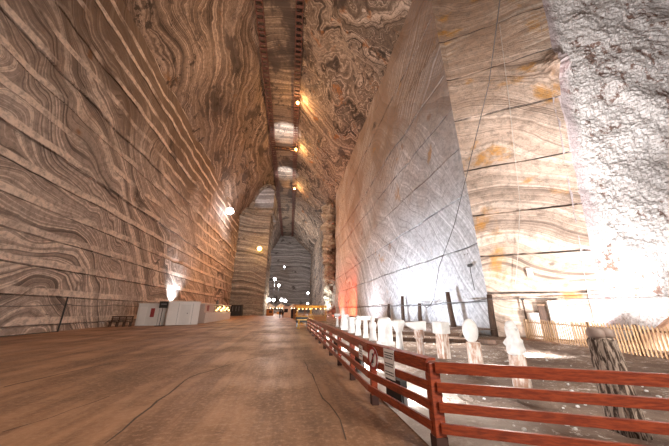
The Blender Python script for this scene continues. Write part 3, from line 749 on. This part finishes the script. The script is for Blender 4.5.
# ------------------------------------------------------------------ yellow stalls at the end of the railing
def stall(x, y, w_, d_, h_, rz, lb, mat, roof=True):
    o = thing('market_stall', lb, 'stall', (x, y, 0), rz)
    for sx in (-1, 1):
        for sy in (-1, 1): MB().box((sx*(w_/2-.05), sy*(d_/2-.05), h_/2), (.1, .1, h_)).build('post', mat, o)
    MB().box((0, 0, .85), (w_, d_, .08)).build('counter', mat, o); MB().box((0, -d_/2+.03, .42), (w_-.12, .04, .7)).build('front_panel', M['orange'], o)
    if roof:
        m = MB(); m.add([(-w_/2-.15, -d_/2-.15, h_), (w_/2+.15, -d_/2-.15, h_), (w_/2+.15, d_/2+.15, h_), (-w_/2-.15, d_/2+.15, h_), (-w_/2-.15, 0, h_+.35), (w_/2+.15, 0, h_+.35)],
                        [(0, 1, 5, 4), (2, 3, 4, 5), (0, 4, 3), (1, 2, 5), (0, 3, 2, 1)]); m.build('roof', mat, o)
    m = MB(); rn = random.Random(int(y*10))
    for i in range(7): m.box((rn.uniform(-w_/2+.2, w_/2-.2), rn.uniform(-d_/2+.1, d_/2-.1), .95+rn.uniform(0, .1)), (.2, .2, rn.uniform(.15, .4)))
    m.build('goods', M['canvas'], o)
    m = MB()
    for i in range(4): m.ball((-w_/2+.25+i*(w_-.5)/3, -d_/2-.05, h_-.15), .09, 8, 5)
    m.build('bulb', M['gy'], o)
    return o
stall(2.1, 42, 2.2, 1.6, 2.05, .05, 'yellow wooden stall with warm bulbs, nearest of the three beyond the railing', M['yellow'])
stall(4.6, 45, 2.6, 1.6, 2.1, -.1, 'yellow wooden stall with warm bulbs standing right of the nearest one', M['yellow'])
stall(1.9, 54, 2.2, 2, 2.4, .1, 'orange wooden stall with warm bulbs farther back, behind the nearest yellow stall', M['orange'])
def barrier(x, y, rz, lb):
    o = thing('trestle_table', lb, 'trestle', (x, y, 0), rz)
    MB().box((0, 0, .82), (1.7, .6, .06)).build('top', M['yellow'], o, bevel=.008)
    for sx in (-1, 1):
        for sy in (-1, 1): MB().beam((sx*.65, sy*.28, 0), (sx*.6, -sy*.2, .8), .07, .05).build('leg', M['yellow'], o)
    MB().box((0, 0, .4), (1.3, .06, .06)).build('stretcher', M['orange'], o); return o
barrier(1.5, 27.8, .3, 'yellow trestle table with crossed legs just beyond the end of the red railing')
barrier(2.1, 33.5, -.2, 'yellow trestle table with crossed legs behind the black crate')
o = thing('black_crate', 'black lidded crate on short legs standing beside the yellow trestles', 'crate', (1.35, 30.6, 0), .1)
MB().box((0, 0, .72), (1.3, .8, .5)).build('body', M['black'], o, bevel=.03); MB().box((0, 0, .99), (1.36, .86, .06)).build('lid', M['black'], o, bevel=.01)
for sx in (-1, 1):
    for sy in (-1, 1): MB().box((sx*.55, sy*.3, .24), (.08, .08, .48)).build('leg', M['metal'], o)
o = thing('dark_cabinet', 'dark cabinet left of the yellow stalls at the edge of the walkway', 'cabinet', (.95, 62, 0))
MB().box((0, 0, 1.0), (1.4, 1.4, 2.0)).build('body', M['black'], o, bevel=.03); MB().box((-.1, -.72, 1.1), (1.1, .03, 1.2)).build('door', M['cloth'], o); MB().ball((.72, -.4, 1.6), .1, 8, 5).build('indicator_lamp', M['gww'], o)

# ------------------------------------------------------------------ far end
def tent(x, y, w_, rz, lb):
    o = thing('canvas_tent', lb, 'tent', (x, y, 0), rz)
    for sx in (-1, 1):
        for sy in (-1, 1): MB().box((sx*w_/2, sy*2, 1.5), (.12, .12, 3)).build('pole', M['metal'], o)
    m = MB(); h = w_/2+.2
    m.add([(-h, -2.2, 3), (h, -2.2, 3), (h, 2.2, 3), (-h, 2.2, 3), (0, 0, 4.5), (-h, -2.2, 2.6), (h, -2.2, 2.6), (h, 2.2, 2.6), (-h, 2.2, 2.6)],
          [(0, 1, 4), (1, 2, 4), (2, 3, 4), (3, 0, 4), (0, 5, 6, 1), (1, 6, 7, 2), (2, 7, 8, 3), (3, 8, 5, 0)]).build('canopy', M['canvas'], o)
    MB().box((0, -.5, .5), (w_*.8, 1.2, 1)).build('counter', M['orange'], o)
    m = MB()
    for i in range(4): m.ball((-w_*.4+i*w_*.27, -2.1, 2.45), .16, 8, 5)
    m.build('bulb', M['gww'], o); return o
tent(-8.6, 118, 4, 0, 'warm-lit canvas tent stall at the far end, left one')
tent(-4.0, 121, 4, .05, 'warm-lit canvas tent stall at the far end, beside the white kiosk')
tent(1.2, 124, 4.2, 0, 'warm-lit canvas tent stall at the far end, right one')
o = thing('orange_booth', 'orange box-shaped booth below the round white lamps at the far end', 'booth', (-6.5, 93.5, 0))
MB().box((0, 0, .95), (2.2, 2, 1.9)).build('body', M['orange'], o, bevel=.03); MB().box((0, 0, 1.95), (2.4, 2.2, .1)).build('roof', M['pole'], o); MB().box((.2, -1.02, 1.2), (1.0, .04, .8)).build('hatch', M['pole'], o)
o = thing('white_kiosk', 'small white kiosk at the far end behind the two walkers', 'kiosk', (-.85, 76, 0))
MB().box((0, 0, 1.3), (2.2, 2, 2.6)).build('body', M['whiteb'], o, bevel=.03); MB().box((0, 0, 2.66), (2.5, 2.3, .12)).build('roof', M['white'], o); MB().box((-.2, -1.02, 1.6), (1, .04, .9)).build('window', M['cloth'], o)
def person(x, y, rz, lb, top):
    o = thing('person', lb, 'person', (x, y, 0), rz)
    me = D.meshes.new('body'); V = [(0, 0, .95), (0, 0, 1.2), (0, .01, 1.42), (0, .01, 1.52), (0, -.01, 1.66), (0, -.01, 1.76), (.09, 0, .9), (.11, -.08, .5), (.11, 0, .08), (.11, -.13, .04),
         (-.09, 0, .9), (-.11, .1, .5), (-.11, .22, .1), (-.11, .1, .04), (.2, 0, 1.4), (.26, .05, 1.12), (.25, -.05, .88), (.24, -.08, .78), (-.2, 0, 1.4), (-.26, -.05, 1.12), (-.25, -.12, .88), (-.24, -.15, .78)]
    Ed = [(0, 1), (1, 2), (2, 3), (3, 4), (4, 5), (0, 6), (6, 7), (7, 8), (8, 9), (0, 10), (10, 11), (11, 12), (12, 13), (2, 14), (14, 15), (15, 16), (16, 17), (2, 18), (18, 19), (19, 20), (20, 21)]
    rs = [.14, .14, .14, .06, .095, .07, .09, .065, .045, .035, .09, .065, .045, .035, .06, .045, .035, .03, .06, .045, .035, .03]
    me.from_pydata(V, Ed, []); b_ = D.objects.new('body', me); COL.objects.link(b_); b_.parent = o
    sk = b_.modifiers.new('skin', 'SKIN'); 
    for i, r in enumerate(rs): me.skin_vertices[0].data[i].radius = (r*1.25, r*1.1)
    me.skin_vertices[0].data[0].use_root = True
    b_.modifiers.new('sub', 'SUBSURF').levels = 1; me.materials.append(top)
    MB().ball((0, -.01, 1.69), .115, 12, 8, (.85, .95, 1.1)).build('head', M['skin'], o, smooth=True)
    MB().ball((0, .02, 1.73), .118, 12, 8, (.9, .95, .95)).build('hair', M['cloth'], o, smooth=True); return o
try:
    person(-2.15, 63, 3.0, 'person in dark clothes walking at the far end, left of the pair', M['cloth'])
    person(-1.62, 64, 3.3, 'person in dark clothes walking at the far end, right of the pair', M['cloth'])
except Exception as e: print('person failed', e)

# ------------------------------------------------------------------ lamps
LK = {'AREA': .06, 'POINT': .3, 'SPOT': .22}
def light(kind, loc, e, c, size=.3, aim=None, cone=80, blend=.6, name='lamp_or_fill_light'):
    l = D.lights.new(name, kind); l.energy = e*LK[kind]; l.color = c
    if kind == 'AREA': l.size = size
    else: l.shadow_soft_size = size
    if kind == 'SPOT': l.spot_size = R(cone); l.spot_blend = blend
    o = D.objects.new(name, l); COL.objects.link(o); o.location = loc
    if aim: o.rotation_euler = (Vector(aim)-Vector(loc)).to_track_quat('-Z', 'Y').to_euler()
    return o
def lamp(loc, r, mat, lb, e, c, hang, cat='lamp', name='hanging_lamp'):
    o = thing(name, lb, cat, loc)
    MB().ball((0, 0, 0), r, 14, 8).build('bulb', mat, o, smooth=True)
    MB().tube([(0, 0, 0), hang], .05, 6).build('bracket', M['black'], o)
    n_ = Vector(hang).normalized()*-(r+.15)
    light('POINT', Vector(loc)+n_, e, c, .3); return o
K = 1000
OR, CW, WW, BW = (1, .55, .22), (.86, .92, 1), (1, .8, .6), (.78, .87, 1)
lamp((-.75, 54, 51.9), .42, M['go'], 'orange ceiling lamp on the right catwalk, nearest of the row', 9*K, OR, (-.3, 0, 1.3))
lamp((-.75, 74.5, 51.9), .42, M['go'], 'orange ceiling lamp on the right catwalk at the end of the truss', 9*K, OR, (-.3, 0, 1.3))
lamp((-.75, 104, 51.9), .45, M['go'], 'orange ceiling lamp on the right catwalk, farthest of the row', 9*K, OR, (-.3, 0, 1.3))
lamp((-18.8, 75, 29.2), 1.0, M['gw'], 'brilliant white floodlamp high on the left wall before the pillar', 14*K, CW, (-1.2, 0, .1), name='wall_floodlamp')
lamp((-11.8, 93.5, 22.4), .8, M['go'], 'large orange lamp on the face of the far left pillar', 3*K, OR, (0, 1.2, .0), name='wall_floodlamp')
lamp((-17.6, 91.5, 42.0), .4, M['gww'], 'small warm lamp beside the arched top of the pillar', 1.5*K, WW, (-.3, 3.5, 0), name='wall_floodlamp')
for (px, py, pz, r, lb) in ((-14.1, 150, 24, .8, 'white lamp on a mast, upper left at the far end'), (-9.2, 150, 18, .8, 'white lamp on a mast, middle height at the far end'), (-6.8, 150, 14.6, .7, 'white lamp on a mast, lower at the far end'), (-5, 170, 28, .5, 'faint white lamp highest at the far end'), (6.9, 110, 8.3, .42, 'white lamp on the right side at the far end, upper'), (7.4, 118, 4.4, .42, 'white lamp on the right side at the far end, lower')):
    o = thing('lamp_mast', lb, 'lamp', (px, py, 0))
    MB().tube([(0, 0, 0), (0, 0, pz-r)], .08, 6).build('mast', M['metal'], o); MB().ball((0, 0, pz), r, 12, 8).build('bulb', M['gw'], o, smooth=True)
    light('POINT', (px, py-1.5, pz), (16 if px < 0 else 2)*K, CW, .5)
for i, (px, py, pz) in enumerate(((-9.9, 110, 5.0), (-8.4, 110, 5.6), (-6.6, 110, 5.5), (-3.6, 112, 5.7), (-2.1, 112, 5.3))):
    nm = ['leftmost', 'second from the left', 'third from the left', 'fourth from the left', 'rightmost'][i]
    o = thing('globe_lamp', 'round white globe lamp above the far tents, '+nm+' of five', 'lamp', (px, py, 0), group='globe lamps above the far tents')
    MB().tube([(0, 0, 0), (0, 0, pz-.4)], .07, 6).build('post', M['metal'], o); MB().ball((0, 0, pz), .62, 12, 8).build('globe', M['gw'], o, smooth=True)
light('POINT', (-6, 106, 5), 6*K, WW, .5); light('POINT', (-2, 115, 3), 3*K, (1, .65, .35), .5)
light('POINT', (3.2, 44, 3.2), .5*K, (1, .6, .2), .3); light('POINT', (2.0, 40, 2.6), .25*K, (1, .6, .2), .2); light('POINT', (1.7, 30, 1.8), .12*K, (1, .65, .25), .2)
light('POINT', (-12, 53, 2.2), .35*K, (1, .6, .25), .2)

# floodlights on the ground
FL = None
def flood(x, y, z, rz, lb, e, c, aim, cone=110, sc=1, grp=None, src=.12, lens=True, mt=None):
    global FL
    if FL is None:
        o = thing('floodlight', lb, 'floodlight', (x, y, z), rz, grp)
        MB().box((0, 0, .16), (.30, .10, .22)).build('housing', M['black'], o, bevel=.01)
        MB().box((0, .055, .16), (.25, .012, .17)).build('lens', M['gw'], o)
        m = MB(); m.box((0, 0, .02), (.2, .14, .03)); m.box((-.16, 0, .09), (.015, .05, .16)); m.box((.16, 0, .09), (.015, .05, .16)); m.build('bracket', M['metal'], o)
        FL = o
    else: o = dup(FL, (x, y, z), rz, lb, grp)
    o.scale = (sc, sc, sc)
    a = Vector((-math.sin(rz), math.cos(rz), 0))
    light('SPOT', Vector((x, y, z+.16*sc))+a*.16*sc, e, c, src, aim, cone, .7)
    return o
gf = None
flood(2.12, 5.55, .05, R(-75), 'black floodlight on the ground behind the railing under the white notice', 1293, (1, .98, .96), (4.2, 6.4, .0), 155, 1.6)
flood(2.12, 8.5, .05, R(-80), 'black floodlight on the ground behind the railing, second one from the corner', 1293, (1, .98, .96), (4.2, 9.5, .0), 155, 1.6)
flood(2.12, 12.4, .05, R(-80), 'black floodlight on the ground behind the railing, third one from the corner', 1380, (1, .98, .96), (4.2, 14, .0), 155, 1.6)
flood(2.12, 17.2, .05, R(-80), 'black floodlight on the ground behind the railing, fourth one from the corner', 1638, (1, .98, .96), (4.2, 20, .0), 155, 1.6)
flood(2.12, 23.5, .05, R(-80), 'black floodlight on the ground behind the railing, farthest from the corner', 1897, (1, .98, .96), (4.2, 26, .0), 155, 1.6)
flood(7.4, 31.0, .07, R(-90), 'white floodlight on the ground shining up the right wall, left of the tall pole', 22*K, BW, (13.9, 31, 10), 130, 1.3, src=.3)
flood(7.2, 23.6, .07, R(-90), 'white floodlight on the ground shining up the right wall, right of the short pole', 22*K, BW, (13.9, 22, 10), 140, 1.3, src=.3)
flood(8.2, 43.0, .07, R(-90), 'white floodlight on the ground shining up the right wall before the red light', 18*K, (.95, .93, 1), (13.9, 44, 9), 140, 1.3, src=.3)
flood(9.5, 58, 0.07, R(-90), 'red floodlight on the ground at the far part of the right wall', 34*K, (1, .10, .04), (13.9, 62, 5), 150, 1.5)
flood(10.0, 73, .07, R(-90), 'red floodlight at the mouth of the far right gallery', 22*K, (1, .12, .05), (13.8, 72, 4), 120, 1.5)
flood(15.5, 84, 0, R(0), 'red floodlight inside the far right gallery', 4*K, (1, .12, .06), (16, 93, 4), 130, 1.5)
flood(10.4, 86, 0, R(-20), 'white floodlight lighting the rough salt column beyond the stalls', 40*K, (.9, 1, .88), (12.0, 92.5, 5), 56, 1.5)
flood(16.0, 7.0, 0, R(-40), 'strong white floodlight on the ground shining up the white crusted wall', 34*K, (1, .96, .95), (22.0, 13, 6.0), 165, 1.5, src=.3)
flood(11.6, 4.2, .07, R(-50), 'added white floodlight aimed high up the white crusted wall from beside the bark stump', 110*K, (1, .95, .93), (22.5, 13.2, 27), 62, 1.0, src=.3)  # extra lamp out of view, added to brighten the upper crust
flood(15.7, 12.2, 0, R(-20), 'white floodlight behind the picket fence shining up the tan wall', 3.2*K, (1, .96, .96), (17.5, 15.2, 6), 140, 1.3)
flood(-18.0, 49.5, 2.6, R(90), 'white floodlight behind the cabins shining up the left wall', 22*K, CW, (-20.3, 50, 7), 110, 1.5)
MB().box((-18.0, 49.5, 1.3), (.5, .5, 2.6)).build('floodlight_plinth', M['white']); tag(D.objects['floodlight_plinth'], 'pale plinth carrying the floodlight behind the cabins', 'plinth')
flood(8.7, 9.8, .07, R(-60), 'added small white floodlight on the ground lighting the picket fence from the front', 9*K, (1, .95, .92), (15, 12.5, 1.5), 120, .8)  # added behind the totem to brighten the pickets and tan wall
flood(20.9, 10.9, 2.18, R(-10), 'added white floodlight set on top of the earth mound shining at the white crusted wall', 5*K, (1, .96, .95), (22.5, 13, 4), 150, 1.2)  # unseen lamp added to lift the dark lower crust behind the mound
# ceiling spots
light('SPOT', (-4.3, 66.5, 47), 45*K, CW, .3, (-4.0, 68.8, 54), 75)
light('SPOT', (-4.3, 91, 47), 45*K, CW, .3, (-4.3, 94, 54), 75)
light('SPOT', (-12, 88, 42), 6*K, CW, .3, (-11.5, 96, 43), 70)
# added fill lights brightening the chamber, without any lamp fixtures
light('AREA', (9, -6, 7), 44*K, (1, .90, .80), 3, (-20, 24, 7))
light('AREA', (11, 14, 3), 20*K, (1, .91, .83), 2, (-20, 30, 8))
light('AREA', (-15, -6, 10), 22*K, (1, .90, .82), 3, (14, 30, 12))
light('AREA', (-8, -4, 20), 9*K, (1, .86, .75), 3, (17, 16, 16))
light('POINT', (-6, 34, 38), 14*K, (1, .66, .42), 1.5)
light('POINT', (-11, 60, 10), 3*K, (1, .5, .2), .8)
light('POINT', (-5, 70, 24), 30*K, (1, .52, .24), 1.5)
light('POINT', (-4, 140, 36), 26*K, (1, .85, .7), 1.5)
